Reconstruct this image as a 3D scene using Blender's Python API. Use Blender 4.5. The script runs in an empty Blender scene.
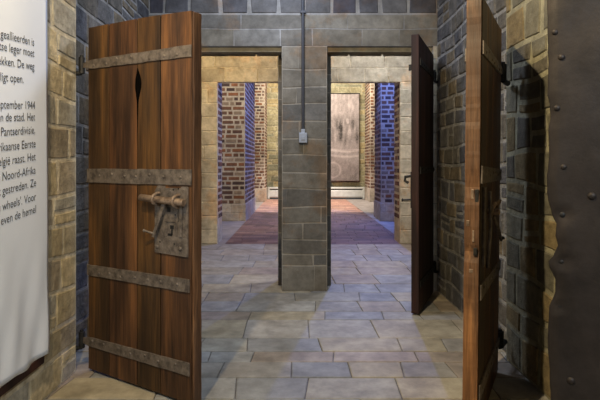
import bpy, bmesh, math, random
from mathutils import Vector, Matrix
from mathutils import noise as mn
C = bpy.context.scene.collection
PI = math.pi
F = 500.0; CX = 298.0; HY = 165.0; CH = 1.4          # focal length in px, vanishing point, camera height

# ------------------------------------------------------------------ helpers
def hz(py, d): return CH + (HY - py) / F * d           # height of a pixel row at a depth
def xz(px, d): return (px - CX) / F * d

class MB:
    def __init__(s): s.v = []; s.f = []; s.c = []; s.sm = []
    def add(s, vs, fs, col=(1, 1, 1), smooth=False):
        b = len(s.v); s.v += [tuple(p) for p in vs]
        for f in fs: s.f.append([b + i for i in f]); s.c.append(col); s.sm.append(smooth)
    def box(s, x0, x1, y0, y1, z0, z1, col=(1, 1, 1)):
        vs = [(x, y, z) for z in (z0, z1) for y in (y0, y1) for x in (x0, x1)]
        s.add(vs, [(0, 2, 3, 1), (4, 5, 7, 6), (0, 1, 5, 4), (1, 3, 7, 5), (3, 2, 6, 7), (2, 0, 4, 6)], col)
    def bevbox(s, x0, x1, y0, y1, z0, z1, b=.003, col=(1, 1, 1)):
        bm = bmesh.new(); bmesh.ops.create_cube(bm, size=1)
        for v in bm.verts:
            v.co = Vector(((x0 + x1) / 2 + v.co.x * (x1 - x0), (y0 + y1) / 2 + v.co.y * (y1 - y0), (z0 + z1) / 2 + v.co.z * (z1 - z0)))
        bmesh.ops.bevel(bm, geom=bm.edges[:], offset=b, segments=2, profile=.5, affect='EDGES')
        s.frombm(bm, col)
    def frombm(s, bm, col=(1, 1, 1), smooth=False, M=None):
        bm.verts.index_update()
        s.add([(M @ v.co if M else v.co) for v in bm.verts], [[v.index for v in f.verts] for f in bm.faces], col, smooth)
        bm.free()
    def tube(s, pts, r, n=12, col=(1, 1, 1), cap=True):
        pts = [Vector(p) for p in pts]; m = len(pts); rings = []
        rr = r if isinstance(r, (list, tuple)) else [r] * m
        up = Vector((0, 0, 1)); t0 = (pts[1] - pts[0]).normalized()
        if abs(t0.dot(up)) > .95: up = Vector((1, 0, 0))
        for i in range(m):
            t = ((pts[min(i + 1, m - 1)] - pts[max(i - 1, 0)])).normalized()
            a = (up - t * up.dot(t)).normalized(); b = t.cross(a); up = a
            rings.append([pts[i] + (a * math.cos(2 * PI * k / n) + b * math.sin(2 * PI * k / n)) * rr[i] for k in range(n)])
        vs = [p for r_ in rings for p in r_]
        fs = [(i * n + k, i * n + (k + 1) % n, (i + 1) * n + (k + 1) % n, (i + 1) * n + k) for i in range(m - 1) for k in range(n)]
        s.add(vs, fs, col, True)
        if cap:
            s.add(rings[0], [list(range(n))[::-1]], col); s.add(rings[-1], [list(range(n))], col)
    def dome(s, c, nrm, r, h=None, col=(1, 1, 1), n=12):
        h = h or r * .6; nrm = Vector(nrm).normalized(); c = Vector(c)
        a = nrm.orthogonal().normalized(); b = nrm.cross(a); vs = []; fs = []
        R = 4
        for i in range(R):
            t = i / R * PI / 2
            for k in range(n):
                q = 2 * PI * k / n
                vs.append(c + (a * math.cos(q) + b * math.sin(q)) * r * math.cos(t) + nrm * h * math.sin(t))
        vs.append(c + nrm * h)
        for i in range(R - 1):
            for k in range(n): fs.append((i * n + k, i * n + (k + 1) % n, (i + 1) * n + (k + 1) % n, (i + 1) * n + k))
        for k in range(n): fs.append(((R - 1) * n + k, (R - 1) * n + (k + 1) % n, R * n))
        s.add(vs, fs, col, True)
    def prism(s, outline, y0, y1, col=(1, 1, 1)):
        """outline = [(x,z)], extruded along y"""
        n = len(outline)
        vs = [(x, y0, z) for x, z in outline] + [(x, y1, z) for x, z in outline]
        s.add(vs, [list(range(n)), list(range(n, 2 * n))[::-1]] + [(k, (k + 1) % n, n + (k + 1) % n, n + k) for k in range(n)], col)
    def strip(s, L, R, y0, y1, col=(1, 1, 1)):
        """two matching polylines (x,z), filled between, extruded along y"""
        n = len(L)
        vs = [(x, y, z) for y in (y0, y1) for P in (L, R) for x, z in P]
        # index: y*2n + side*n + i
        fs = []
        for i in range(n - 1):
            fs.append((i, n + i, n + i + 1, i + 1)); fs.append((2 * n + i, 2 * n + i + 1, 3 * n + i + 1, 3 * n + i))
            fs.append((i, i + 1, 2 * n + i + 1, 2 * n + i)); fs.append((n + i, 3 * n + i, 3 * n + i + 1, n + i + 1))
        fs.append((0, 2 * n, 3 * n, n)); fs.append((n - 1, 2 * n - 1, 4 * n - 1, 3 * n - 1))
        s.add(vs, fs, col)
    def build(s, name, mat, parent=None, recalc=True, mirror=False, bevel=0):
        me = bpy.data.meshes.new(name)
        vs = [(x, -y, z) for x, y, z in s.v] if mirror else s.v
        me.from_pydata(vs, [], s.f); me.update()
        at = me.attributes.new('tint', 'FLOAT_COLOR', 'FACE')
        at.data.foreach_set('color', [q for c in s.c for q in (c[0], c[1], c[2], 1)])
        me.polygons.foreach_set('use_smooth', s.sm)
        if recalc:
            bm = bmesh.new(); bm.from_mesh(me); bmesh.ops.recalc_face_normals(bm, faces=bm.faces[:]); bm.to_mesh(me); bm.free()
        me.materials.append(mat)
        o = bpy.data.objects.new(name, me); C.objects.link(o)
        if parent: o.parent = parent
        if bevel:
            m = o.modifiers.new('bevel', 'BEVEL'); m.width = bevel; m.segments = 2; m.limit_method = 'ANGLE'; m.angle_limit = .6
        return o

def tag(o, label, cat, group=None):
    o['label'] = label; o['category'] = cat
    if group: o['group'] = group
    return o
def struct(o): o['kind'] = 'structure'; return o
def empty(name, loc, rz=0):
    o = bpy.data.objects.new(name, None); C.objects.link(o); o.location = loc; o.rotation_euler = (0, 0, rz); o.empty_display_size = .2
    return o

# ------------------------------------------------------------------ materials
def mat_base(name, rough=.85, metal=0):
    m = bpy.data.materials.new(name); m.use_nodes = True; nt = m.node_tree; b = nt.nodes['Principled BSDF']
    b.inputs['Roughness'].default_value = rough; b.inputs['Metallic'].default_value = metal
    return m, nt, b
def N(nt, t, **kw):
    n = nt.nodes.new(t)
    for k, v in kw.items():
        if k in n.inputs: n.inputs[k].default_value = v
        else: setattr(n, k, v)
    return n
def ramp(nt, stops):
    r = nt.nodes.new('ShaderNodeValToRGB'); e = r.color_ramp.elements
    while len(e) < len(stops): e.new(.5)
    for i, (p, c) in enumerate(stops):
        e[i].position = p; e[i].color = (c, c, c, 1) if not isinstance(c, tuple) else (*c, 1)
    return r
def mul(nt, a, b, fac=1.0, mode='MULTIPLY'):
    m = nt.nodes.new('ShaderNodeMix'); m.data_type = 'RGBA'; m.blend_type = mode; m.inputs[0].default_value = fac
    nt.links.new(a, m.inputs[6]); nt.links.new(b, m.inputs[7]); return m.outputs[2]

def stone_mat(name, lo=.6, hi=1.3, scale=9, bump=.5, dist=.01, rough=.88, stain=None, spec=.3):
    m, nt, b = mat_base(name, rough); L = nt.links
    b.inputs['Specular IOR Level'].default_value = spec
    at = N(nt, 'ShaderNodeAttribute', attribute_name='tint'); tc = N(nt, 'ShaderNodeTexCoord')
    n1 = N(nt, 'ShaderNodeTexNoise', Scale=scale, Detail=8.0, Roughness=.65); L.new(tc.outputs['Object'], n1.inputs['Vector'])
    r1 = ramp(nt, [(.25, lo), (.75, hi)]); L.new(n1.outputs['Fac'], r1.inputs[0])
    c = mul(nt, at.outputs['Color'], r1.outputs[0])
    n2 = N(nt, 'ShaderNodeTexNoise', Scale=2.2, Detail=5.0, Roughness=.6); L.new(tc.outputs['Object'], n2.inputs['Vector'])
    r2 = ramp(nt, [(.3, (.72, .68, .62)), (.65, (1.12, 1.1, 1.08))]); L.new(n2.outputs['Fac'], r2.inputs[0])
    c = mul(nt, c, r2.outputs[0])
    if stain:
        n3 = N(nt, 'ShaderNodeTexNoise', Scale=1.6, Detail=6.0, Roughness=.7); L.new(tc.outputs['Object'], n3.inputs['Vector'])
        r3 = ramp(nt, [(.52, 0.0), (.62, 1.0)]); L.new(n3.outputs['Fac'], r3.inputs[0])
        mx = nt.nodes.new('ShaderNodeMix'); mx.data_type = 'RGBA'; L.new(r3.outputs[0], mx.inputs[0]); L.new(c, mx.inputs[6])
        st = nt.nodes.new('ShaderNodeRGB'); st.outputs[0].default_value = (*stain, 1)
        c2 = mul(nt, c, st.outputs[0]); L.new(c2, mx.inputs[7]); c = mx.outputs[2]
    L.new(c, b.inputs['Base Color'])
    n4 = N(nt, 'ShaderNodeTexNoise', Scale=scale * 2.2, Detail=8.0, Roughness=.7); L.new(tc.outputs['Object'], n4.inputs['Vector'])
    bp = N(nt, 'ShaderNodeBump', Strength=bump, Distance=dist); L.new(n4.outputs['Fac'], bp.inputs['Height']); L.new(bp.outputs[0], b.inputs['Normal'])
    return m
def wood_mat(name, dark, mid, light, rough=.55):
    m, nt, b = mat_base(name, rough); L = nt.links
    b.inputs['Specular IOR Level'].default_value = .35
    at = N(nt, 'ShaderNodeAttribute', attribute_name='tint'); tc = N(nt, 'ShaderNodeTexCoord')
    sc_ = N(nt, 'ShaderNodeVectorMath', operation='SCALE'); sc_.inputs[3].default_value = 9.0; L.new(at.outputs['Color'], sc_.inputs[0])
    ad = N(nt, 'ShaderNodeVectorMath', operation='ADD'); L.new(tc.outputs['Object'], ad.inputs[0]); L.new(sc_.outputs[0], ad.inputs[1])
    mp = N(nt, 'ShaderNodeMapping'); mp.inputs['Scale'].default_value = (11, 11, .9); L.new(ad.outputs[0], mp.inputs[0])
    n1 = N(nt, 'ShaderNodeTexNoise', Scale=1.0, Detail=9.0, Roughness=.6, Distortion=.6); L.new(mp.outputs[0], n1.inputs['Vector'])
    r1 = ramp(nt, [(.3, dark), (.5, mid), (.72, light)]); L.new(n1.outputs['Fac'], r1.inputs[0])
    mp2 = N(nt, 'ShaderNodeMapping'); mp2.inputs['Scale'].default_value = (120, 120, 4); L.new(tc.outputs['Object'], mp2.inputs[0])
    n2 = N(nt, 'ShaderNodeTexNoise', Scale=1.0, Detail=4.0, Roughness=.5); L.new(mp2.outputs[0], n2.inputs['Vector'])
    r2 = ramp(nt, [(.3, .6), (.65, 1.15)]); L.new(n2.outputs['Fac'], r2.inputs[0])
    c = mul(nt, r1.outputs[0], r2.outputs[0]); c = mul(nt, c, at.outputs['Color'])
    mp3 = N(nt, 'ShaderNodeMapping'); mp3.inputs['Scale'].default_value = (5.5, 5.5, .8); L.new(ad.outputs[0], mp3.inputs[0])
    n3 = N(nt, 'ShaderNodeTexNoise', Scale=1.0, Detail=4.0, Roughness=.55); L.new(mp3.outputs[0], n3.inputs['Vector'])
    r3 = ramp(nt, [(.34, (.5, .5, .55)), (.5, (.95, .95, .95)), (.66, (1.9, 1.75, 1.4))]); L.new(n3.outputs['Fac'], r3.inputs[0])
    c = mul(nt, c, r3.outputs[0])
    L.new(c, b.inputs['Base Color'])
    bp = N(nt, 'ShaderNodeBump', Strength=.4, Distance=.004); L.new(n2.outputs['Fac'], bp.inputs['Height']); L.new(bp.outputs[0], b.inputs['Normal'])
    return m
def iron_mat(name, c0, c1, rough=.6, metal=.35, scale=14, bump=.35, dist=.006):
    m, nt, b = mat_base(name, rough, metal); L = nt.links
    tc = N(nt, 'ShaderNodeTexCoord'); n1 = N(nt, 'ShaderNodeTexNoise', Scale=scale, Detail=7.0, Roughness=.65); L.new(tc.outputs['Object'], n1.inputs['Vector'])
    r1 = ramp(nt, [(.35, c0), (.68, c1)]); L.new(n1.outputs['Fac'], r1.inputs[0]); L.new(r1.outputs[0], b.inputs['Base Color'])
    bp = N(nt, 'ShaderNodeBump', Strength=bump, Distance=dist); L.new(n1.outputs['Fac'], bp.inputs['Height']); L.new(bp.outputs[0], b.inputs['Normal'])
    return m
def plain(name, col, rough=.6, metal=0):
    m, nt, b = mat_base(name, rough, metal); L = nt.links
    tc = N(nt, 'ShaderNodeTexCoord'); n1 = N(nt, 'ShaderNodeTexNoise', Scale=8.0, Detail=5.0); L.new(tc.outputs['Object'], n1.inputs['Vector'])
    r = ramp(nt, [(.3, tuple(q * .88 for q in col)), (.7, tuple(min(1, q * 1.08) for q in col))]); L.new(n1.outputs['Fac'], r.inputs[0]); L.new(r.outputs[0], b.inputs['Base Color'])
    return m

M_stone = stone_mat('stone_blocks', lo=.5, hi=1.4, scale=12, bump=.8, dist=.02)
M_rubble = stone_mat('rubble_stone', lo=.4, hi=1.55, scale=12, bump=.9, dist=.03)
M_fine = stone_mat('dressed_stone', lo=.62, hi=1.32, scale=10, bump=.5, dist=.01, stain=(1.1, .9, .75))
M_flag = stone_mat('flagstones', lo=.6, hi=1.3, scale=7, bump=.35, dist=.008, rough=.62, spec=.35)
M_brick = stone_mat('brickwork', lo=.7, hi=1.25, scale=12, bump=.5, dist=.01)
M_paver = stone_mat('brown_pavers', lo=.7, hi=1.2, scale=4, bump=.3, dist=.006, rough=.6)
M_plaster = plain('grey_plaster', (.22, .22, .24), .9)
M_wood = wood_mat('oiled_oak', (.024, .012, .006), (.078, .038, .0165), (.165, .08, .03))
M_gap_shade = wood_mat('gap_shade_oak', (.002, .0015, .001), (.004, .003, .002), (.008, .005, .003), .95)  # near-black backing: shade of plank gaps and hole put into the colour
M_gap_shade.node_tree.nodes['Principled BSDF'].inputs['Specular IOR Level'].default_value = .05
M_wood_edge = wood_mat('worn_oak_edge', (.05, .026, .014), (.12, .06, .03), (.26, .14, .07))
M_wood_dark = wood_mat('dark_red_oak', (.012, .005, .004), (.035, .013, .01), (.07, .028, .02), .65)
M_strap = iron_mat('grey_forged_iron', (.075, .06, .05), (.24, .2, .165), .55, .3, 22)
M_rust = iron_mat('brown_rusted_iron', (.06, .035, .022), (.2, .13, .085), .7, .2, 30)
M_bolt = iron_mat('worn_tan_iron', (.12, .08, .055), (.34, .25, .18), .5, .3, 30)
M_black = iron_mat('blackened_iron', (.008, .008, .008), (.03, .028, .026), .6, .4, 30)
M_plate = iron_mat('dark_iron_sheet', (.017, .013, .011), (.036, .028, .024), .55, .35, 7, .3, .012)
M_plate.node_tree.nodes['Principled BSDF'].inputs['Specular IOR Level'].default_value = .4
M_rad = plain('cream_enamel', (.55, .58, .58), .4)
M_slot = plain('dark_slot', (.03, .04, .05), .6)
M_pipe = plain('dark_grey_conduit', (.035, .038, .05), .5)
M_box = plain('pale_grey_plastic', (.33, .36, .42), .5)
M_ink = plain('dark_grey_ink', (.05, .05, .055), .8)

# ------------------------------------------------------------------ masonry
def blocks(mb, O, U, V, NN, u0, u1, v0, v1, courses, wid, joint, proud, tints, rng, wav=0.0, jit=0.0, split=0.0):
    """raised, irregular stones over a rectangle of the plane O + u U + v V, relief along NN"""
    O, U, V, NN = map(Vector, (O, U, V, NN)); v = v0; k = 0; seed = rng.random() * 100
    def w(u, vv): return wav * mn.noise((u * 2.3 + seed, vv * 3.1, seed)) * (0 if vv <= v0 + 1e-6 or vv >= v1 - 1e-6 else 1)
    while v < v1 - 1e-4:
        h = courses[k] if isinstance(courses, list) and k < len(courses) else (rng.uniform(*courses) if isinstance(courses, tuple) else courses[-1])
        vt = v + h
        if vt > v1 - h * .35: vt = v1
        u = u0 - rng.random() * wid[0] * .8; 
        while u < u1:
            ww = rng.uniform(*wid); ue = u + ww
            if ue > u1 - wid[0] * .3: ue = u1
            a = max(u, u0)
            if ue - a > joint * 2.2:
                parts = [(v, vt)]
                if split and rng.random() < split and (vt - v) > .1:
                    mid = v + (vt - v) * rng.uniform(.4, .6); parts = [(v, mid), (mid, vt)]
                for (b0, b1) in parts:
                    j = joint / 2; n = 4
                    jl = rng.uniform(-jit, jit); jr = rng.uniform(-jit, jit)
                    if a <= u0: jl = 0
                    if ue >= u1: jr = 0
                    out = []; 
                    for i in range(n + 1):
                        uu = a + j + (ue - a - 2 * j) * i / n; out.append((uu + (jl if i == 0 else 0), b0 + j + w(uu, b0)))
                    for i in range(n + 1):
                        uu = ue - j - (ue - a - 2 * j) * i / n; out.append((uu + (jr if i == 0 else 0), b1 - j + w(uu, b1)))
                    cu = (a + ue) / 2; cv = (b0 + b1) / 2; p = proud * rng.uniform(.6, 1.25)
                    su = max(.5, 1 - 2.2 * proud / (ue - a)); sv = max(.5, 1 - 2.2 * proud / (b1 - b0))
                    inn = [(cu + (x - cu) * su, cv + (y - cv) * sv) for x, y in out]
                    m = len(out)
                    vs = [O + U * x + V * y + NN * .0005 for x, y in out] + [O + U * x + V * y + NN * p for x, y in inn]
                    t = rng.choice(tints); q = rng.uniform(.85, 1.15); col = tuple(c * q for c in t)
                    mb.add(vs, [(i, (i + 1) % m, m + (i + 1) % m, m + i) for i in range(m)] + [list(range(m, 2 * m))], col)
            u = ue
        v = vt; k += 1

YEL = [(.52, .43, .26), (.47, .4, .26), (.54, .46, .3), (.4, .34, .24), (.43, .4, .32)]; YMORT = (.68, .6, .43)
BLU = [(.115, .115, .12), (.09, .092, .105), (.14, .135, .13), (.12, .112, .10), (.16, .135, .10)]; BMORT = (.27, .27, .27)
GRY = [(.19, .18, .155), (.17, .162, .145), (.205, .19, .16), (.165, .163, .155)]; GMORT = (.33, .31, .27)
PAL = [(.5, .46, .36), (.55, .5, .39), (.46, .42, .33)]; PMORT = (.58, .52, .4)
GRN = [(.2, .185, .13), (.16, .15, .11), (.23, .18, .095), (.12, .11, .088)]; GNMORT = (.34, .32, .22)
BRK = [(.13, .07, .05), (.10, .06, .05), (.17, .085, .055), (.07, .05, .05), (.15, .095, .075), (.22, .1, .055), (.25, .2, .16)]; BRMORT = (.42, .38, .33)
X, Y, Z = (1, 0, 0), (0, 1, 0), (0, 0, 1); nX, nY = (-1, 0, 0), (0, -1, 0)

# near side walls
r = random.Random(3)
mb = MB(); mb.box(-2.1, -1.51, -1.6, 3.4, 0, 3.9, YMORT)
blocks(mb, (-1.51, 0, 0), Y, Z, X, -1.6, 3.4, 0, 3.9, [.2, .19, .22, .2, .21, .19, .23, .2, .18, .21, .22, .2], (.28, .55), .026, .006, YEL, r, .03, .02, .15)
blocks(mb, (0, 3.4, 0), X, Z, Y, -2.1, -1.51, 0, 3.9, (.18, .22), (.28, .5), .02, .01, YEL, r, .01)
struct(mb.build('wall_left', M_stone, recalc=False))
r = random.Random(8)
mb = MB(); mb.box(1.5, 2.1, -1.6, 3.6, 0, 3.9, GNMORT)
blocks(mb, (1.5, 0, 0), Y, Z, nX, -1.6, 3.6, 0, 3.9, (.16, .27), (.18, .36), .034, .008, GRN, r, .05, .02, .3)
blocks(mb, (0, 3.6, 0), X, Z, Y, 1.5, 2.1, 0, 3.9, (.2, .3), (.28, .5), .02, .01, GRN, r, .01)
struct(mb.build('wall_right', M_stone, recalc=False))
# side walls of the middle room
r = random.Random(12)
mb = MB(); mb.box(-2.1, -1.66, 3.4, 5.55, 0, 3.9, BMORT)
blocks(mb, (-1.66, 0, 0), Y, Z, X, 3.4, 5.55, 0, 3.9, (.16, .24), (.2, .42), .022, .008, BLU, r, .03, .015, .2)
struct(mb.build('wall_left_middle', M_rubble, recalc=False))
mb = MB(); mb.box(1.55, 2.1, 3.6, 5.55, 0, 3.9, BMORT)
blocks(mb, (1.55, 0, 0), Y, Z, nX, 3.6, 5.55, 0, 3.9, (.15, .22), (.16, .34), .028, .011, BLU, r, .035, .02, .15)
struct(mb.build('wall_right_middle', M_rubble, recalc=False))

# the wall with the two doorways (lintel and outer piers) and the pillar between them
LT = 2.72; RL = 2.68; FZ = 5.55; RZ = 5.83; BZ = 6.1
r = random.Random(21)
mb = MB()
mb.box(-3.2, -1.36, FZ, BZ, 0, LT, GMORT); mb.box(1.5, 3.7, FZ, BZ, 0, LT, GMORT)
mb.box(-1.36, -1.3, RZ, BZ, 0, RL, GRY[0]); mb.box(1.44, 1.5, RZ, BZ, 0, RL, GRY[0]); mb.box(-3.2, 3.7, 5.6, 5.73, 2.666, LT + .1, (.3, .27, .2))
mb.box(-3.2, 3.7, FZ, 5.73, LT, 4.0, BMORT); mb.box(-3.2, 3.7, 5.73, BZ, 2.78, 4.0, BMORT)
blocks(mb, (0, FZ, 0), X, Z, nY, -1.66, -1.36, 0, LT, (.18, .22), (.2, .35), .012, .008, GRY, r, .01)
blocks(mb, (0, FZ, 0), X, Z, nY, 1.5, 1.55, 0, LT, (.18, .22), (.2, .35), .01, .004, PAL, r, 0)
blocks(mb, (0, FZ, 0), X, Z, nY, -1.66, 1.55, LT, 3.07, [.19, .16], (.35, .75), .01, .003, GRY, r, .01, .01)
blocks(mb, (0, FZ, 0), X, Z, nY, -1.66, 1.55, 3.07, 3.9, [.24], (.22, .36), .035, .008, BLU[:2] + [(.07, .07, .09)], r, .02, .02)
blocks(mb, (0, BZ, 0), X, Z, Y, -3.2, 3.7, LT, 4.0, (.22, .25), (.4, .7), .015, .006, PAL, r)
struct(mb.build('wall_middle', M_fine, recalc=False))
r = random.Random(5)
mb = MB()
mb.box(-.178, .322, FZ, RZ, 0, 2.664, GMORT); mb.box(-.178, .322, FZ, 5.599, 2.664, LT - .001, GMORT); mb.box(-.233, .385, RZ, BZ, 0, 2.779, GMORT)
blocks(mb, (0, FZ, 0), X, Z, nY, -.178, .322, 0, LT, [.28, .13, .16, .19, .17, .2, .18, .2, .18, .19, .2, .18, .2, .2], (.2, .55), .014, .004, GRY, r, .02, .015)
blocks(mb, (-.178, 0, 0), Y, Z, nX, FZ, RZ, 0, LT, (.18, .22), (.28, .3), .012, .005, GRY, r)
blocks(mb, (.322, 0, 0), Y, Z, X, FZ, RZ, 0, LT, (.18, .22), (.28, .3), .012, .005, GRY, r)
blocks(mb, (0, RZ, 0), X, Z, nY, -.233, -.178, 0, RL, (.18, .22), (.28, .3), .01, .003, GRY, r)
blocks(mb, (0, RZ, 0), X, Z, nY, .322, .385, 0, RL, (.18, .22), (.28, .3), .01, .003, GRY, r)
tag(mb.build('stone_pillar', M_fine, recalc=False), 'grey squared stone pillar standing between the two doorways of the middle wall, cable pipe down its front', 'pillar')

# second wall: one wide opening
W2 = 8.86; WB = 9.4; L2 = 2.87
r = random.Random(31)
mb = MB()
mb.box(-3.2, -1.43, W2, WB, 0, 5.4, PMORT); mb.box(1.81, 3.7, W2, WB, 0, 5.4, PMORT); mb.box(-1.43, 1.81, W2, 8.98, L2, 5.4, PMORT); mb.box(-1.43, 1.81, 8.98, WB, 3.05, 5.4, PMORT)
blocks(mb, (0, W2, 0), X, Z, nY, -3.2, -1.43, 0, L2, [.25], (.35, .7), .014, .008, PAL, r, .008)
blocks(mb, (0, W2, 0), X, Z, nY, 1.81, 3.7, 0, L2, [.25], (.35, .7), .014, .008, PAL, r, .008)
blocks(mb, (0, W2, 0), X, Z, nY, -3.2, 3.7, L2, 4.0, [.25], (.35, .7), .014, .008, PAL, r, .008)
blocks(mb, (-1.43, 0, 0), Y, Z, X, W2 + .06, WB, .42, L2, [.117], (.2, .3), .042, .008, BRK, r)
blocks(mb, (1.81, 0, 0), Y, Z, nX, W2 + .06, WB, .42, L2, [.117], (.2, .3), .042, .008, BRK, r)
struct(mb.build('wall_inner', M_fine, recalc=False))

# brick piers of the passage
def pier(x0, x1, y0, y1, ins, h, base, label, seed):
    r = random.Random(seed); mb = MB()
    mb.box(x0, x1, y0, y1, base, h, BRMORT)
    bw = (.13, .32)
    blocks(mb, (0, y0, 0), X, Z, nY, x0, x1, base, h, [.117], bw, .042, .008, BRK, r)
    xx, nn = (x1, X) if ins > 0 else (x0, nX)
    blocks(mb, (xx, 0, 0), Y, Z, nn, y0, y1, base, h, [.117], bw, .042, .008, BRK, r)
    e = empty('brick_pier', ((x0 + x1) / 2, (y0 + y1) / 2, 0))
    o = mb.build('brick_shaft', M_brick, recalc=False)
    pb = MB(); pb.box(x0 - .02, x1 + .02, y0 - .02, y1 + .02, 0, base, (.4, .37, .33))
    blocks(pb, (0, y0 - .02, 0), X, Z, nY, x0 - .02, x1 + .02, 0, base, (.18, .24), (.25, .5), .012, .006, [(.36, .33, .29), (.42, .38, .32)], r)
    p = pb.build('stone_base', M_fine, recalc=False)
    for q in (o, p):
        q.parent = e; q.matrix_parent_inverse = e.matrix_world.inverted(); q.data.transform(Matrix.Translation((-(x0 + x1) / 2, -(y0 + y1) / 2, 0)))
        q.matrix_parent_inverse = Matrix.Identity(4)
    tag(e, label, 'brick pier', 'brick piers of the passage')
pier(-3.0, -1.325, 12.5, 15.3, 1, 5.3, .42, 'nearer brick pier on the left of the passage, blue light on its inner side', 41)
pier(-3.0, -1.27, 19.0, 20.45, 1, 5.3, .5, 'far brick pier on the left of the passage beside the end wall, warmly lit', 42)
pier(2.07, 3.5, 12.5, 13.5, -1, 5.3, .45, 'nearer brick pier on the right of the passage, washed in deep blue light', 43)
pier(2.74, 3.5, 19.0, 20.45, -1, 5.3, .5, 'far pinkish brick pier right of the printed hanging', 44)
# end wall, enclosure
r = random.Random(51)
mb = MB(); mb.box(-3.2, 3.7, 20.6, 21, 0, 5.4, (.42, .4, .3))
blocks(mb, (0, 20.6, 0), X, Z, nY, -3.2, 3.7, 0, 5.4, (.2, .28), (.3, .7), .03, .012, [(.3, .29, .2), (.36, .34, .22), (.26, .27, .2), (.4, .34, .2)], r, .03, .02, .2)
struct(mb.build('wall_back', M_stone, recalc=False))
mb = MB(); mb.box(-3.4, -3.2, FZ, 21, 0, 5.4); struct(mb.build('wall_left_passage', M_plaster))
mb = MB(); mb.box(3.7, 3.9, FZ, 21, 0, 5.4); struct(mb.build('wall_right_passage', M_plaster))
mb = MB(); mb.box(-2.1, 2.1, -1.8, -1.6, 0, 3.9); struct(mb.build('wall_front', M_plaster))
mb = MB(); mb.box(-2.1, 2.1, -1.8, FZ, 3.9, 4.1); mb.box(-3.4, 3.9, FZ, W2, 4.0, 4.2); mb.box(-3.4, 3.9, W2, 21, 5.4, 5.6)
struct(mb.build('ceiling', M_plaster))

# floor
r = random.Random(61)
mb = MB(); mb.box(-3.4, 3.9, -1.8, 21, -.25, -.012, (.14, .13, .12))
FL = [(.47, .41, .31), (.42, .4, .34), (.38, .38, .36), (.48, .43, .32), (.36, .365, .36), (.43, .41, .37), (.42, .36, .3)]
rows = [-1.8, -1.4, -1.05, -.6, -.2, .2, .55, .95, 1.3, 1.65, 2.0, 2.3, 2.65, 3.0, 3.30, 3.56, 3.76, 4.05, 4.53, 4.79, 5.15, 5.5, 5.9, 6.4, 6.85, 7.3, 7.8, 8.3, 8.86]
for i in range(len(rows) - 1):
    z0, z1 = rows[i], rows[i + 1]; x = -3.2 - r.random() * .4; sk0 = 0; xa, xb = (-2.1, 2.1) if z1 < 5.3 else (-3.2, 3.7)
    while x < xb:
        x2 = x + r.uniform(.3, .78)
        if x2 > xa:
            j = .0035; dz = r.uniform(-.003, .0); col = r.choice(FL); q = r.uniform(.88, 1.1); sk = r.uniform(-.03, .03)
            b = [(x + j, z0 + j), (x2 - j, z0 + j), (x2 - j + sk, z1 - j), (x + j + sk0, z1 - j)]
            c = [(x + j + .006, z0 + j + .006), (x2 - j - .006, z0 + j + .006), (x2 - j - .006 + sk, z1 - j - .006), (x + j + .006 + sk0, z1 - j - .006)]
            mb.add([(p, q_, -.014) for p, q_ in b] + [(p, q_, dz - .003) for p, q_ in b] + [(p, q_, dz) for p, q_ in c],
                   [(i_, (i_ + 1) % 4, 4 + (i_ + 1) % 4, 4 + i_) for i_ in range(4)] + [(4 + i_, 4 + (i_ + 1) % 4, 8 + (i_ + 1) % 4, 8 + i_) for i_ in range(4)] + [(8, 9, 10, 11)],
                   tuple(v * q * .78 for v in col)); sk0 = sk
        x = x2
struct(mb.build('floor', M_flag, recalc=False))
mb = MB()
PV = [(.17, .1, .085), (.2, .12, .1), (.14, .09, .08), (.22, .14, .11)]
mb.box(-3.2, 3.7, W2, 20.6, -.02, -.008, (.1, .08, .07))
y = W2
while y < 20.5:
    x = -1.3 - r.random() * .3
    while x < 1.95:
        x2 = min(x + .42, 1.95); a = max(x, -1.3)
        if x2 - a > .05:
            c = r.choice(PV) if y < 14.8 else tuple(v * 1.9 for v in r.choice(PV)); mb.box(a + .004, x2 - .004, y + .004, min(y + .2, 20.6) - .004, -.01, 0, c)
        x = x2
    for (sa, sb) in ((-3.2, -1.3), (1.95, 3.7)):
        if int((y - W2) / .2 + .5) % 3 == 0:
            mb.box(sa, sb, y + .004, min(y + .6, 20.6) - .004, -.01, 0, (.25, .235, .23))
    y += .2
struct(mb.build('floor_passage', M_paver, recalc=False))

# ------------------------------------------------------------------ doors
def line_s(h, d, px):
    """distance along a door line (hinge h, direction d) where it meets a pixel column"""
    t = (px - CX) / F     # x = t*y
    return (t * h[1] - h[0]) / (d[0] - t * d[1])
def strap(mb, x0, z0, w0, x1, z1, w1, rng, y0=-.009, y1=.001, tip=True, n=22):
    A = []; B = []
    for i in range(n + 1):
        t = i / n; x = x0 + (x1 - x0) * t; z = z0 + (z1 - z0) * t; w = (w0 + (w1 - w0) * t) / 2
        if tip and t < .1: w *= .45 + 5.5 * t
        A.append((x, z - w + rng.uniform(-.0016, .0016))); B.append((x, z + w + rng.uniform(-.0016, .0016)))
    mb.strip(A, B, y0, y1)
    for i in range(7):
        t = .12 + .13 * i + rng.uniform(-.02, .02); x = x0 + (x1 - x0) * t; z = z0 + (z1 - z0) * t + rng.choice((-.012, .012, 0))
        mb.dome((x, y0, z), (0, -1, 0), .010, .006, n=8)
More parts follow.
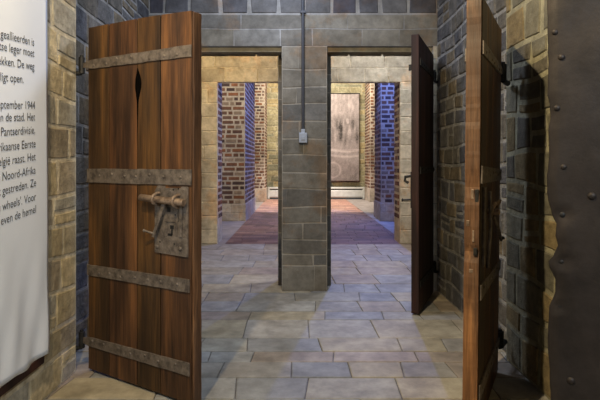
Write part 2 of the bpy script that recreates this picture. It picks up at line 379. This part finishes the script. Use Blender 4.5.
def planks(mb, bounds, zb, zt, y0, y1, rng, hole=None, gap=.008, tmin=.75, tmax=1.2, endcut=None):
    """zt(x) top height; bounds along x"""
    for k in range(len(bounds) - 1):
        a, b = bounds[k] + gap / 2, bounds[k + 1] - gap / 2
        n = 90; A = []; B = []; s1, s2 = rng.random() * 50, rng.random() * 50
        for i in range(n + 1):
            t = i / n
            xa = a + .0022 * mn.noise((t * 7, s1, 0)) ; xb = b - .0022 * mn.noise((t * 7, s2, 0))
            za = zb + (zt(a) - zb) * t; zb_ = zb + (zt(b) - zb) * t
            if hole:
                hx, fn = hole
                w = fn(za)
                if abs(b - hx) < .01: xb = min(xb, hx - w * .55)
                if abs(a - hx) < .01: xa = max(xa, hx + w)
            if endcut and k == len(bounds) - 2: xb -= endcut(t, zb_)
            A.append((xa, za)); B.append((xb, zb_))
        q = rng.uniform(tmin, tmax); mb.strip(A, B, y0, y1, (q, q * rng.uniform(.92, 1.05), q * rng.uniform(.85, 1.05)))

def hook_pin(name, root, x, z, reach, mir, r=.012):
    """wall pin with the strap's eye wrapped round it"""
    mb = MB(); mb.tube([(x, -.006, z - .055), (x, -.006, z + .055)], r * 1.7, 14)
    mb.tube([(x, -.006, z + .05), (x, -.006, z + .07)], r, 10)
    mb.tube([(x, -.006, z - .05), (x - reach[0] * .5, -.006 + reach[1] * .5, z - .055), (x - reach[0], -.006 + reach[1], z - .055)], r * 1.25, 10)
    return mb.build(name, M_black, root, mirror=mir)

# -- left front door
h0 = Vector((-1.427, 3.4)); n0 = Vector((-.608, 2.88)); d0 = (n0 - h0).normalized(); WD = (n0 - h0).length
def S(px): return line_s(h0, d0, px)
def LH(px, py):
    s = S(px); p = h0 + d0 * s; return s, hz(py, p.y)
rng = random.Random(77)
root = empty('plank_door', (h0.x, h0.y, 0), math.atan2(d0.y, d0.x))
tag(root, 'brown oak plank door standing open on the left, with grey iron straps and a heavy sliding bolt lock', 'door')
top_l = hz(28, 3.4); top_n = hz(11, 2.88)
def ztop(x):
    t = x / WD; z = top_l + (top_n - top_l) * t
    if WD - x < .05: z -= .012 * (1 - (WD - x) / .05) ** 2
    return z + .012 * t + .003 * math.sin(x * 40)
bounds = [0, S(109), S(137), S(160.5), WD]
hole_x = S(137)
hpts = [(hz(y, 3.13), w * .0115) for y, w in ((68, .3), (72, 1.6), (78, 3.2), (86, 3.8), (93, 2.6), (101, 1.2), (120, .75), (145, .3), (160, 0))]
def hole_w(z):
    P = hpts
    if z > P[0][0] or z < P[-1][0]: return 0
    for (z1, w1), (z2, w2) in zip(P, P[1:]):
        if z2 <= z <= z1: return w2 + (w1 - w2) * (z - z2) / (z1 - z2)
    return 0
mb = MB(); planks(mb, bounds, .018, ztop, 0, .006, rng, (hole_x, hole_w), endcut=lambda t, z: .004 + .004 * mn.noise((z * 9, 1, 2)))
mb.build('door_leaf', M_wood, root, bevel=.0015)
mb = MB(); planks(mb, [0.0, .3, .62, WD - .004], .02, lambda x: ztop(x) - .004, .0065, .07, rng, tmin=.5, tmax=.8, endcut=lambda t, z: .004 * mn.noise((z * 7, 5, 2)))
mb.build('gap_shade_backing', M_gap_shade, root)  # dark colour stands in for shade behind the hole and gaps
# edge board (orange, worn)
mb = MB(); A = []; B = []
for i in range(91):
    z = .02 + (ztop(WD) - .004 - .02) * i / 90
    A.append((WD - .006, z)); B.append((WD + .008 + .004 * mn.noise((z * 8, 3, 1)) + .0015 * mn.noise((z * 30, 3, 1)), z))
mb.strip(A, B, .004, .068)
o = mb.build('edge_board', M_wood_edge, root, bevel=.003)
o['label'] = 'lighter worn orange edge'
# straps (heights from the photo)
for nm, (a, b) in zip(('u', 'm', 'l', 'b'), ((((90, 64.5), 9), ((196, 50), 12)), (((88, 175.5), 14), ((192, 177.5), 16)), (((88, 269.5), 10.5), ((190, 286), 13.5)), (((88, 341), 9), ((190, 369.5), 13)))):
    (pa, ha), (pb, hb) = a, b
    s0, z0 = LH(*pa); s1, z1 = LH(*pb)
    s1 = min(s1, WD - .004); w0 = ha / F * 3.38; w1 = hb / F * 2.9
    mb = MB(); strap(mb, s0 - (.08 if nm in 'ub' else 0), z0, w0, s1, z1, w1, rng, tip=nm in 'ub')
    o = mb.build('hinge_strap' if nm in 'ub' else 'iron_band', M_strap, root, bevel=.0015)
    if nm in 'ub':
        hook_pin('hinge_pin', o, -.062, z0 - .0, (.03, -.03), False)
# lock
lock = None
def plate_pts(): pass
sL, zT = LH(155.5, 185.5); sR, zB = LH(188.5, 259); _, zBL = LH(155.5, 252); _, zTR = LH(188.5, 186.5)
mb = MB(); mb.prism([(sL + .003, zBL), (sR, zB + .01), (sR + .002, zTR - .006), (sR - .006, zTR), (sR - .05, zTR - .002), (sR - .055, zTR - .012), (sL + .09, zTR - .012), (sL + .085, zT), (sL + .03, zT + .002), (sL + .02, zT - .01), (sL + .004, zT - .03)][::-1], -.010, .001)
rr = random.Random(4)
for px, py in ((160, 190), (172, 191), (185, 190), (186, 212), (157, 212), (186, 236), (171, 240), (160, 222), (180, 243)):
    s, z = LH(px, py); mb.dome((s, -.010, z), (0, -1, 0), .006, .004, n=8)
for px, py in ((158.5, 246.5), (181.5, 248.5)):
    s, z = LH(px, py); mb.dome((s, -.010, z), (0, -1, 0), .014, .010, n=10)
lock = mb.build('lock_plate', M_strap, root, bevel=.0015)
mb = MB(); a = LH(145.5, 197); b = LH(189, 202.5)
mb.tube([(a[0], -.04, a[1]), (a[0] + .004, -.04, a[1]), (b[0] - .004, -.04, b[1]), (b[0], -.04, b[1])], [.017, .021, .022, .018], 16)
mb.build('sliding_bolt', M_bolt, lock)
for px, py in ((160.5, 198.7), (180.5, 201)):
    s, z = LH(px, py); mb = MB()
    mb.tube([(s, -.005, z - .034), (s, -.03, z - .034), (s, -.058, z - .022), (s, -.069, z), (s, -.058, z + .022), (s, -.03, z + .034), (s, -.005, z + .034)], .0095, 10)
    mb.build('bolt_staple', M_bolt, lock)
mb = MB(); a = LH(167.5, 203); b = LH(157.5, 236)
A = [(a[0] - .008, a[1]), (b[0] - .012, b[1])]; B = [(a[0] + .02, a[1]), (b[0] + .01, b[1] - .004)]
A = [(A[0][0] + (A[1][0] - A[0][0]) * i / 6, A[0][1] + (A[1][1] - A[0][1]) * i / 6) for i in range(7)]
B = [(B[0][0] + (B[1][0] - B[0][0]) * i / 6, B[0][1] + (B[1][1] - B[0][1]) * i / 6) for i in range(7)]
mb.strip(A, B, -.036, -.026); k = LH(151.5, 229.5); e = LH(158, 233)
mb.tube([(e[0], -.03, e[1]), ((e[0] + k[0]) / 2, -.045, (e[1] + k[1]) / 2), (k[0], -.055, k[1])], [.007, .007, .007], 10)
mb.dome((k[0], -.055, k[1]), (-.6, -1, 0), .011, .011)
mb.build('hasp', M_strap, lock)
mb = MB()
for px0, px1, py0, py1, y in ((181, 184, 206, 237, -.02), (166.5, 168.5, 222, 236, -.014), (177, 178.5, 222, 236, -.014)):
    s0, z0 = LH(px0, py0); s1, z1 = LH(px1, py1); mb.bevbox(s0, s1, y, -.009, z1, z0, .001)
s0, z0 = LH(166.5, 220.5); s1, z1 = LH(179, 222.5); mb.bevbox(s0, s1, -.014, -.009, z1, z0, .001)
mb.build('lock_frame', M_strap, lock)
mb = MB()
for px0, px1, py0, py1 in ((174, 175.3, 189, 190.6), (179, 180.3, 188, 189.4), (163.5, 164.6, 215, 216.5), (176, 177, 214, 215.5), (160.5, 162, 241, 242.3), (175, 176.2, 243, 244.5), (168.5, 171.8, 207, 212), (171.5, 175, 225, 229), (172.6, 174, 229, 235), (179.2, 180.6, 209, 222), (169, 173.5, 233, 236)):
    s0, z0 = LH(px0, py0); s1, z1 = LH(px1, py1); mb.box(s0, s1, -.0112, -.0095, z1, z0)
mb.build('keyhole', M_black, lock)

# -- right front door (mirrored)
h1 = Vector((1.352, 3.38)); n1 = Vector((.92, 2.56)); d1 = (n1 - h1).normalized(); W1 = (n1 - h1).length
def RHs(px, py):
    s = line_s(h1, d1, px); p = h1 + d1 * s; return s, hz(py, p.y)
root = empty('plank_door', (h1.x, h1.y, 0), math.atan2(d1.y, d1.x))
root.rotation_euler = (Matrix.Rotation(.011, 3, 'Y') @ Matrix.Rotation(math.atan2(d1.y, d1.x), 3, 'Z')).to_euler()
tag(root, 'brown oak plank door standing open on the right, seen almost edge-on with a broad worn reddish edge', 'door')
def zt1(x):
    t = x / W1
    return 2.31 - .03 * t - .01 * math.sin(t * 3) - (.02 * (1 - (W1 - x) / .05) ** 2 if W1 - x < .05 else 0)
rng = random.Random(78)
mb = MB(); planks(mb, [0, .24, .47, .69, W1], .018, zt1, 0, .006, rng, endcut=lambda t, z: .006 + .005 * mn.noise((z * 6, 1, 9)))
mb.build('door_leaf', M_wood, root, mirror=True, bevel=.0015)
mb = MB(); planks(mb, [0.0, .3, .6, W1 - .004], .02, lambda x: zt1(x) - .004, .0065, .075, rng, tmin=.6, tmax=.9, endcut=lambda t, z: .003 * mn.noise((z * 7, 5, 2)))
mb.build('gap_shade_backing', M_gap_shade, root, mirror=True)  # same shade colour behind this door's plank gaps
mb = MB(); A = []; B = []
for i in range(121):
    z = .02 + (zt1(W1) - .032) * i / 120
    chip = .012 * max(0, 1 - abs(z - 1.28) / .1) + .012 * max(0, 1 - abs(z - .95) / .06)
    A.append((W1 - .008, z)); B.append((W1 + .010 + .006 * mn.noise((z * 7, 8, 1)) + .002 * mn.noise((z * 30, 3, 1)) - chip, z))
mb.strip(A, B, .003, .076)
o = mb.build('edge_board', M_wood_edge, root, mirror=True, bevel=.003); o['label'] = 'worn reddish brown edge with chips'
for nm, zc, w in (('u', 2.03, .07), ('m', 1.335, .09), ('l', .73, .08), ('b', .215, .08)):
    mb = MB(); strap(mb, -.02 if nm in 'ub' else 0, zc, w * .8, W1 - .006, zc + (.01 if nm != 'u' else -.03), w, rng, tip=nm in 'ub')
    o = mb.build('hinge_strap' if nm in 'ub' else 'iron_band', M_strap, root, mirror=True, bevel=.0015)
    if nm in 'ub': 
        zz = hz(70, 3.4) if nm == 'u' else hz(352, 3.4)
        hook_pin('hinge_pin', o, -.028, zc, (.14, -.02), True, .015)
# lock hardware near the free edge
a = RHs(480.5, 188); b = RHs(484.5, 262)
mb = MB(); mb.bevbox(a[0] - .05, a[0] + .02, -.012, .001, b[1], a[1], .003)
lock = mb.build('lock_plate', M_strap, root, mirror=True)
k = RHs(485, 212)
mb = MB(); mb.tube([(k[0] + .01, 0, k[1]), (k[0] + .01, -.06, k[1])], .018, 14); mb.dome((k[0] + .01, -.06, k[1]), (0, -1, 0), .019, .01)
mb.tube([(k[0] + .01 + .05 * math.cos(q), -.03 - .012 * math.sin(q), k[1] + .05 * math.sin(q)) for q in [i * PI / 8 - PI / 2 for i in range(9)]], .009, 8)
mb.tube([(k[0] - .04, -.02, k[1] + .02), (k[0] - .06, -.06, k[1] + .06), (k[0] - .12, -.04, k[1] + .02)], .009, 8)
mb.build('lock_knob', M_bolt, lock, mirror=True)
for (p, q) in (((482.5, 192), (481.5, 268)), ((486, 216), (496, 240))):
    a = RHs(*p); b = RHs(*q); mb = MB()
    mb.tube([(a[0], -.026, a[1]), ((a[0] + b[0]) / 2, -.032, (a[1] + b[1]) / 2), (b[0], -.022, b[1])], .009, 10)
    mb.build('lock_bar', M_strap, lock, mirror=True)
mb = MB()  # socket cut into the edge, with flaking metal
for z0, z1, y0, y1, pr in ((1.22, 1.27, .03, .045, -.002), (1.0, 1.06, .026, .036, .0), (1.08, 1.11, .05, .066, .002), (.84, .86, .03, .05, 0)):
    mb.bevbox(W1 + .002, W1 + .012 + pr, y0, y1, z0, z1, .002)
mb.build('edge_socket', M_bolt, root, mirror=True)
mb = MB(); mb.bevbox(W1 - .004, W1 + .009, .006, .026, 1.16, 1.27, .002); mb.bevbox(W1 + .002, W1 + .010, .012, .03, .93, .97, .002); mb.build('mortise', M_black, root, mirror=True)
mb = MB(); mb.bevbox(W1 - .08, W1 + .004, .074, .084, 1.93, 2.0, .003); mb.build('edge_bracket', M_strap, root, mirror=True)
mb = MB(); a = RHs(496, 240); mb.tube([(.02, -.012, a[1]), (-.08, -.015, a[1] - .01)], .012, 10); mb.build('door_stay', M_black, root, mirror=True)

# -- rear door in the right-hand doorway
h2 = Vector((1.485, 5.47)); n2 = Vector((1.12, 4.64)); d2 = (n2 - h2).normalized(); W2d = (n2 - h2).length
root = empty('plank_door', (h2.x, h2.y, 0), math.atan2(d2.y, d2.x))
tag(root, 'dark maroon plank door standing open in the right doorway of the middle wall, farther back', 'door')
rng = random.Random(79)
mb = MB(); planks(mb, [0, .22, .45, .68, W2d], .015, lambda x: 2.6 + .02 * x, 0, .07, rng, tmin=.8, tmax=1.1)
mb.build('door_leaf', M_wood_dark, root, mirror=True, bevel=.004)
for nm, zc in (('u', 2.37), ('m', 1.35), ('b', .28)):
    mb = MB(); strap(mb, -.02, zc, .05, W2d - .05, zc, .07, rng); o = mb.build('hinge_strap', M_black, root, mirror=True)
    if nm != 'm': hook_pin('hinge_pin', o, -.02, zc, (.03, -.03), True)
def bk(s, z, y0, y1, dx, dzz, m=M_black):
    mb.bevbox(s - dx, s + dx, y0, y1, z - dzz, z + dzz, .002)
mb = MB(); bk(W2d - .03, hz(190, 4.66), .069, .078, .022, .17)
mb.tube([(W2d - .03, .075, hz(176, 4.66)), (W2d - .03, .13, hz(177, 4.66)), (W2d - .03, .135, hz(181, 4.66)), (W2d - .03, .10, hz(183, 4.66))], .014, 8)
mb.tube([(W2d - .03, .075, hz(200, 4.66)), (W2d - .03, .16, hz(200.5, 4.66))], .009, 8)
mb.dome((W2d - .03, .155, hz(200.5, 4.66)), (0, 1, 0), .017, .012)
mb.build('latch', M_black, root, mirror=True)
mb = MB(); mb.bevbox(W2d - .03, W2d - .005, .069, .095, hz(70, 4.66), hz(64, 4.66), .003); mb.build('catch', M_black, root, mirror=True)

# -- studded iron-clad door, very near on the right
e0 = Vector((.748, 1.5)); e1 = Vector((1.42, 1.06)); de = (e1 - e0).normalized(); WE = (e1 - e0).length
root = empty('iron_door', (e0.x, e0.y, 0), math.atan2(de.y, de.x))
tag(root, 'dark studded iron-clad door with a ragged rusted edge, cut off by the right side of the picture', 'door')
def ex(px, py):
    s = line_s(e0, de, px); p = e0 + de * s; return s, hz(py, p.y)
prof = [(0, 547), (30, 547), (60, 547.5), (95, 547.5), (108, 549), (118, 550), (126, 548.5), (160, 548.5), (175, 546.5), (192, 546.5), (205, 549), (214, 551), (224, 556), (236, 555), (246, 557), (256, 553), (262, 548), (268, 549), (280, 555), (292, 555), (300, 552), (306, 549), (320, 548), (345, 547), (370, 549), (400, 550)]
pts = [ex(px, py) for py, px in prof]
pts = [(0, CH + 1.1)] + pts + [(.002, 0.02)]
L_ = [(s, z) for s, z in pts][::-1]
# densify with a little raggedness
D = []
for (a, b) in zip(L_, L_[1:]):
    n = max(1, int(abs(b[1] - a[1]) / .012))
    for i in range(n):
        t = i / n; z = a[1] + (b[1] - a[1]) * t; s = a[0] + (b[0] - a[0]) * t
        D.append((s + .002 * mn.noise((z * 40, 0, 4)) + .002 * mn.noise((z * 15, 6, 4)), z))
D.append(L_[-1])
mb = MB(); nx = 26; ny = len(D); vs = []
stud_px = [(555, 32, 3.6), (561.5, 57, 3.8), (557, 108, 3.8), (563.5, 167, 3.4), (571, 381, 4.5), (592, 196, 4.5)]
hole_px = [(562, 215, 6), (561, 262, 6), (559, 307, 4.5)]
hc = [(*ex(px, py), rr_ / F * 1.48) for px, py, rr_ in hole_px]
for layer in (0, 1):
    for i in range(ny):
        for k in range(nx + 1):
            s = D[i][0] + (WE - D[i][0]) * (k / nx) ** 1.5; z = D[i][1]
            y = .004 * mn.noise((s * 9, z * 9, 0)) + .006 * mn.noise((s * 3, z * 3, 2)) + .012 * max(0, 1 - (s - D[i][0]) / .02) * (1 if layer == 0 else .6)
            for (a, b, q) in hc:
                dd = math.hypot(s - a, z - b)
                if dd < q * 1.3: y += .012 * (1 - (dd / (q * 1.3)) ** 2)
            vs.append((s, y + layer * .004, z))
fs = []; sm = nx + 1; off = ny * sm
for i in range(ny - 1):
    for k in range(nx):
        a = i * sm + k; fs.append((a, a + 1, a + sm + 1, a + sm)); fs.append((off + a, off + a + sm, off + a + sm + 1, off + a + 1))
    fs.append((i * sm, (i + 1) * sm, off + (i + 1) * sm, off + i * sm))
mb.add(vs, fs, (1, 1, 1), True)
mb.build('iron_sheet', M_plate, root, recalc=False)
mb = MB(); mb.box(.03, WE - .005, .024, .075, .03, CH + 1.08); mb.build('door_core', M_wood_dark, root)
for px, py, rr_ in stud_px:
    s, z = ex(px, py); q = rr_ / F * 1.47
    mb = MB(); mb.dome((s, .003, z), (0, -1, 0), q * .9, q * .7, n=14); mb.build('stud', M_plate, root)
for (a, b, q) in hc[:3]:
    mb = MB(); mb.dome((a, .012, b), (0, -1, 0), q * .5, q * .3, n=12); mb.build('stud', M_black, root)

# ------------------------------------------------------------------ fittings
# printed text banner on the left wall
BX = -1.465
root = empty('text_banner', (BX, 2.93, 0))
tag(root, 'white fabric banner printed with dark Dutch text, hung on the left wall', 'banner')
M_fab, nt, b = mat_base('white_fabric', .8)
b.inputs['Base Color'].default_value = (.86, .91, 1.0, 1); 
tc = N(nt, 'ShaderNodeTexCoord'); nn = N(nt, 'ShaderNodeTexNoise', Scale=3.0, Detail=3.0); nt.links.new(tc.outputs['Object'], nn.inputs['Vector'])
bp = N(nt, 'ShaderNodeBump', Strength=.25, Distance=.02); nt.links.new(nn.outputs['Fac'], bp.inputs['Height']); nt.links.new(bp.outputs[0], b.inputs['Normal'])
zb = hz(353, 2.93); vs = []; nu, nv = 60, 70
def wave(u, z):
    lo = max(0, min(1, (1.0 - z) / .7))
    return .004 * math.sin(u * 9 + z * 2) + lo * (.007 * math.sin(u * 21 + z * 5) + .004 * math.sin(u * 37 - z * 9))
for L in (0, 1):
    for i in range(nv + 1):
        for k in range(nu + 1):
            u = -1.5 * k / nu; z = zb + (2.85 - zb) * i / nv
            vs.append((-L * .003 + wave(u, z), u, z - .006 * (i == 0) * math.sin(u * 21)))
fs = []; sm = nu + 1; off = sm * (nv + 1)
for i in range(nv):
    for k in range(nu):
        a = i * sm + k; fs += [(a, a + sm, a + sm + 1, a + 1), (off + a, off + a + 1, off + a + sm + 1, off + a + sm)]
    fs.append((i * sm, off + i * sm, off + (i + 1) * sm, (i + 1) * sm))
for k in range(nu): fs.append((k, k + 1, off + k + 1, off + k))
mb = MB(); mb.add(vs, fs, (1, 1, 1), True); mb.build('fabric', M_fab, root)
# lettering
lines = [('de geallieerden is', 33.5, 46), ('Duitse leger moet', 33.5, 57), ('ntrekken. De weg', 33.5, 70), ('n ligt open.', 22.5, 83),
         ('september 1944', 34, 109), ('pen de stad. Het', 34, 120.5), ('te Pantserdivisie,', 34, 133.5), ('merikaanse Eerste', 34.5, 147),
         ('België raast. Het', 34.5, 160), ('d in Noord-Afrika', 34.5, 173.5), ('eft gestreden. Ze', 35, 186), ("all on wheels'. Voor", 35, 200), ('ze even de hemel', 35, 212.5)]

for txt, px, py in lines:
    cu = bpy.data.curves.new('t', 'FONT'); cu.body = txt; cu.size = .062; cu.resolution_u = 3; cu.offset = .0
    to = bpy.data.objects.new('t', cu); C.objects.link(to)
    dg = bpy.context.evaluated_depsgraph_get(); me = bpy.data.meshes.new_from_object(to.evaluated_get(dg))
    wmax = max(v.co.x for v in me.vertices); dep = 1.465 * F / (CX - px); zE = hz(py, dep)
    sl = .104
    sx = .88
    vv = []; lm = MB()
    for v in me.vertices:
        u = (v.co.x - wmax) * sx; z = zE + v.co.y + u * sl
        yy = dep + u - 2.93
        vv.append((wave(yy, z) + .0022, yy, z))
    lm.add(vv, [list(p.vertices) for p in me.polygons])
    lm.build('text_line', M_ink, root, recalc=False)
    bpy.data.objects.remove(to); bpy.data.curves.remove(cu); bpy.data.meshes.remove(me)
mb = MB(); mb.bevbox(-.028, -.010, -1.5, -.02, zb - .05, zb + .0, .004); mb.build('bottom_batten', M_wood_dark, root)
mb = MB(); mb.bevbox(-.03, -.012, -1.5, -.02, 2.8, 2.84, .004); mb.build('top_batten', M_wood_dark, root)

# conduit and box on the pillar
cx = xz(303, 5.53)
root = empty('cable_conduit', (cx, 5.53, hz(131, 5.53)))
tag(root, 'thin dark cable pipe on the pillar front with a small grey switch box', 'cable pipe')
zt = hz(131, 5.53)
mb = MB(); mb.tube([(0, 0, .0), (0, 0, 3.9 - zt)], .017, 12); mb.build('pipe', M_pipe, root)
for z in (1.3,): 
    mb = MB(); mb.bevbox(-.03, .03, -.02, .02, z, z + .03, .004); mb.build('pipe_clip', M_pipe, root)
mb = MB(); mb.bevbox(-.046, .046, -.045, .02, -.135, -.02, .008); mb.bevbox(-.022, .022, -.03, .015, -.03, .02, .006); bx = mb.build('switch_box', M_box, root)
mb = MB(); mb.bevbox(-.02, .02, -.052, -.044, -.1, -.06, .003); mb.build('switch', M_box, bx)

# printed hanging at the end of the passage
tx0, tx1 = .3, 2.5; tz0, tz1 = hz(181, 20.4), hz(94, 20.4)
root = empty('printed_hanging', ((tx0 + tx1) / 2, 20.45, 0))
tag(root, 'tall mauve-grey hanging printed with a faded old photograph of a crowd, on the end wall', 'wall hanging')
nu, nv = 80, 130; mb = MB(); vs = []; fs = []; cols = []
def sm01(a, b, x): t = max(0, min(1, (x - a) / (b - a))); return t * t * (3 - 2 * t)
def blob(u, v, cu, cv, ru, rv): return 1 - sm01(.5, 1.1, math.hypot((u - cu) / ru, (v - cv) / rv))
def img(px, py):
    n3 = lambda a, b, k: mn.noise((px * a, py * b, k))
    g = .40 + .10 * n3(.35, .2, 1) + .09 * n3(.9, .6, 3) + .06 * n3(1.8, 1.4, 9)
    if py < 112: g += .12 * blob(px, py, 350, 104, 3, 5) + .07 * (math.sin(px * 1.5) > .3) * (math.sin(py * .6) > 0)
    g -= .10 * sm01(113, 119, py) * (1 - sm01(140, 148, py))
    for (u, v, a, b, w) in ((340.5, 131, 2.6, 13, -.2), (337, 125, 1.6, 8, -.12), (353, 124, 2, 6, -.16), (357, 137, 1.8, 9, -.14), (345.5, 140, 1.5, 7, -.1),
                            (347.5, 121, 1.8, 4, .2), (349.5, 133, 2.2, 9, .16), (343.8, 124, 1, 6, .12), (335, 138, 1.5, 6, .1), (355, 129, 1, 4, .14)):
        g += w * blob(px, py, u, v, a, b) * (1 + .8 * n3(.8, .8, 5))
    yy = py - 1.2 * math.sin((px - 333) * .12)
    g += .2 * blob(0, yy, 0, 150, 1, 1.6) + .16 * blob(0, yy, 0, 155.5, 1, 1.3)
    rr_ = math.hypot(px - 333, py - 170); g += .14 * (1 - sm01(.4, 1.3, abs(rr_ - 7.5)))
    g -= .1 * sm01(160, 180, py)
    return max(.03, min(.6, g * .72))
for i in range(nv + 1):
    for k in range(nu + 1):
        x = tx0 + (tx1 - tx0) * k / nu; z = tz0 + (tz1 - tz0) * i / nv
        vs.append((x - (tx0 + tx1) / 2, -.03 + .02 * math.sin(x * 5 + z) + .012 * math.sin(z * 7 + x * 3) * (z < 2), z - .03 * (k == nu) * 0))
for i in range(nv):
    for k in range(nu):
        a = i * (nu + 1) + k; x = tx0 + (tx1 - tx0) * (k + .5) / nu; z = tz0 + (tz1 - tz0) * (i + .5) / nv
        g = img(CX + x / 20.4 * F, HY - (z - CH) / 20.4 * F); fs.append((a, a + 1, a + nu + 2, a + nu + 1)); cols.append((g * 1.0, g * .88, g * .9))
b0 = len(mb.v); mb.v += vs; mb.f += [list(f) for f in fs]; mb.c += cols; mb.sm += [True] * len(fs)
M_print, nt, b = mat_base('printed_cloth', .85); at = N(nt, 'ShaderNodeAttribute', attribute_name='tint'); nt.links.new(at.outputs['Color'], b.inputs['Base Color'])
o = mb.build('cloth', M_print, root, recalc=False); so = o.modifiers.new('s', 'SOLIDIFY'); so.thickness = .01
mb = MB(); w = (tx1 - tx0) / 2 + .03; mb.tube([(-w, 0, tz1 + .02), (w, 0, tz1 + .02)], .03, 10); mb.build('top_rod', M_black, root)
mb = MB(); mb.tube([(-w, 0, tz0 - .02), (w, 0, tz0 - .02)], .035, 10); mb.build('bottom_rod', M_wood_dark, root)

# baseboard radiator
ra, rb = -1.24, 2.72
root = empty('radiator', ((ra + rb) / 2, 20.5, 0)); tag(root, 'long low cream baseboard radiator along the end wall below the hanging', 'radiator')
w = (rb - ra) / 2; z0, z1 = .06, .5
def side_prof(m, x0, x1):
    P = [(.07, z0), (-.06, z0), (-.09, z0 + .05), (-.09, z1 - .16), (-.07, z1 - .13), (-.07, z1 - .09), (-.1, z1 - .07), (-.1, z1 - .02), (-.06, z1), (.07, z1)]
    n = len(P); m.add([(x0, y, z) for y, z in P] + [(x1, y, z) for y, z in P], [list(range(n)), list(range(n, 2 * n))[::-1]] + [(k, (k + 1) % n, n + (k + 1) % n, n + k) for k in range(n)])
mb = MB(); side_prof(mb, -w + .08, w - .08); mb.build('cover', M_rad, root)
for s_ in (-1, 1):
    mb = MB(); mb.bevbox(min(s_ * w, s_ * (w - .08)), max(s_ * w, s_ * (w - .08)), -.11, .07, z0 - .04, z1 + .005, .012); mb.build('end_cap', M_rad, root)
mb = MB(); mb.box(-w + .1, w - .1, -.076, -.068, z1 - .13, z1 - .09); mb.build('air_slot', M_slot, root)
mb = MB(); mb.box(-w + .1, w - .1, -.06, .07, 0, z0); mb.build('kick_strip', M_slot, root)

# ------------------------------------------------------------------ light
def spot(name, loc, to, power, col, size=60, blend=.6, radius=.06):
    l = bpy.data.lights.new(name, 'SPOT'); l.energy = power; l.color = col; l.spot_size = math.radians(size); l.spot_blend = blend; l.shadow_soft_size = radius
    o = bpy.data.objects.new(name, l); C.objects.link(o); o.location = loc; o.rotation_euler = (Vector(to) - Vector(loc)).to_track_quat('-Z', 'Y').to_euler()
def area(name, loc, to, power, col, sx=.6, sy=.6):
    l = bpy.data.lights.new(name, 'AREA'); l.energy = power; l.color = col; l.shape = 'RECTANGLE'; l.size = sx; l.size_y = sy
    o = bpy.data.objects.new(name, l); C.objects.link(o); o.location = loc; o.rotation_euler = (Vector(to) - Vector(loc)).to_track_quat('-Z', 'Y').to_euler()
WARM = (1, .76, .42); NEU = (1, .9, .76); BLUE = (.16, .28, 1); CBL = (.66, .77, 1)
spot('ceiling_spot', (-.82, 1.09, 3.41), (0.3, 3.2, .9), 270, WARM, 118, .5, .04)
spot('right_patch_boost', (-.80, 1.09, 3.41), (1.5, 3.15, 1.5), 260, (1, .86, .6), 62, .6, .03)  # extra spot added beside the first, strengthens the lit patch on the wall
area('front_fill', (.9, -.7, 2.7), (-1.3, 2.8, 1.5), 68, (.8, .9, 1), .5, .5)  # unseen fill behind the camera, added to brighten banner and left wall
area('middle_ceiling_lamp', (-.2, 4.5, 3.8), (-.1, 4.7, 0), 50, CBL, 1.0, .5)
area('vestibule_lamp', (-1.2, 7.0, 3.9), (-1.6, 8.8, 1.6), 60, (1, .72, .36), .5, .5)
area('vestibule_lamp_right', (1.6, 7.3, 3.9), (1.0, 8.0, .5), 65, (.9, .92, 1), .7, .5)
spot('passage_blue_spot', (1.8, 12.75, 4.5), (-1.4, 11.5, 1.2), 800, BLUE, 130, .3)
spot('pier_blue_spot', (2.6, 10.6, 4.6), (2.5, 12.5, 1.8), 600, (.2, .3, 1), 80, .6)
spot('passage_lamp', (-.9, 9.9, 4.9), (-1.9, 12.5, 1.5), 520, (1, .85, .62), 90, .6)
area('end_lamp', (.8, 17.6, 5.2), (.8, 20.4, 1.0), 380, (1, .86, .66), 2.5, .6)
spot('end_floor_lamp', (.6, 17.6, 5.2), (.6, 17.7, 0), 1500, (1, .86, .78), 70, .3)

wd = bpy.data.worlds.new('w'); bpy.context.scene.world = wd; wd.use_nodes = True
wd.node_tree.nodes['Background'].inputs[0].default_value = (.4, .45, .6, 1); wd.node_tree.nodes['Background'].inputs[1].default_value = .1

cam = bpy.data.cameras.new('camera'); co = bpy.data.objects.new('camera', cam); C.objects.link(co)
co.location = (0, 0, CH); co.rotation_euler = (PI / 2, 0, 0); cam.sensor_width = 36; cam.lens = F / 600 * 36
cam.shift_x = (300 - CX) / 600; cam.shift_y = (HY - 200) / 600
cam.clip_start = .05
sc = bpy.context.scene; sc.camera = co
sc.view_settings.view_transform = 'Standard'; sc.view_settings.look = 'None'; sc.view_settings.gamma = 1; sc.view_settings.use_curve_mapping = False
sc.view_settings.exposure = 0.0
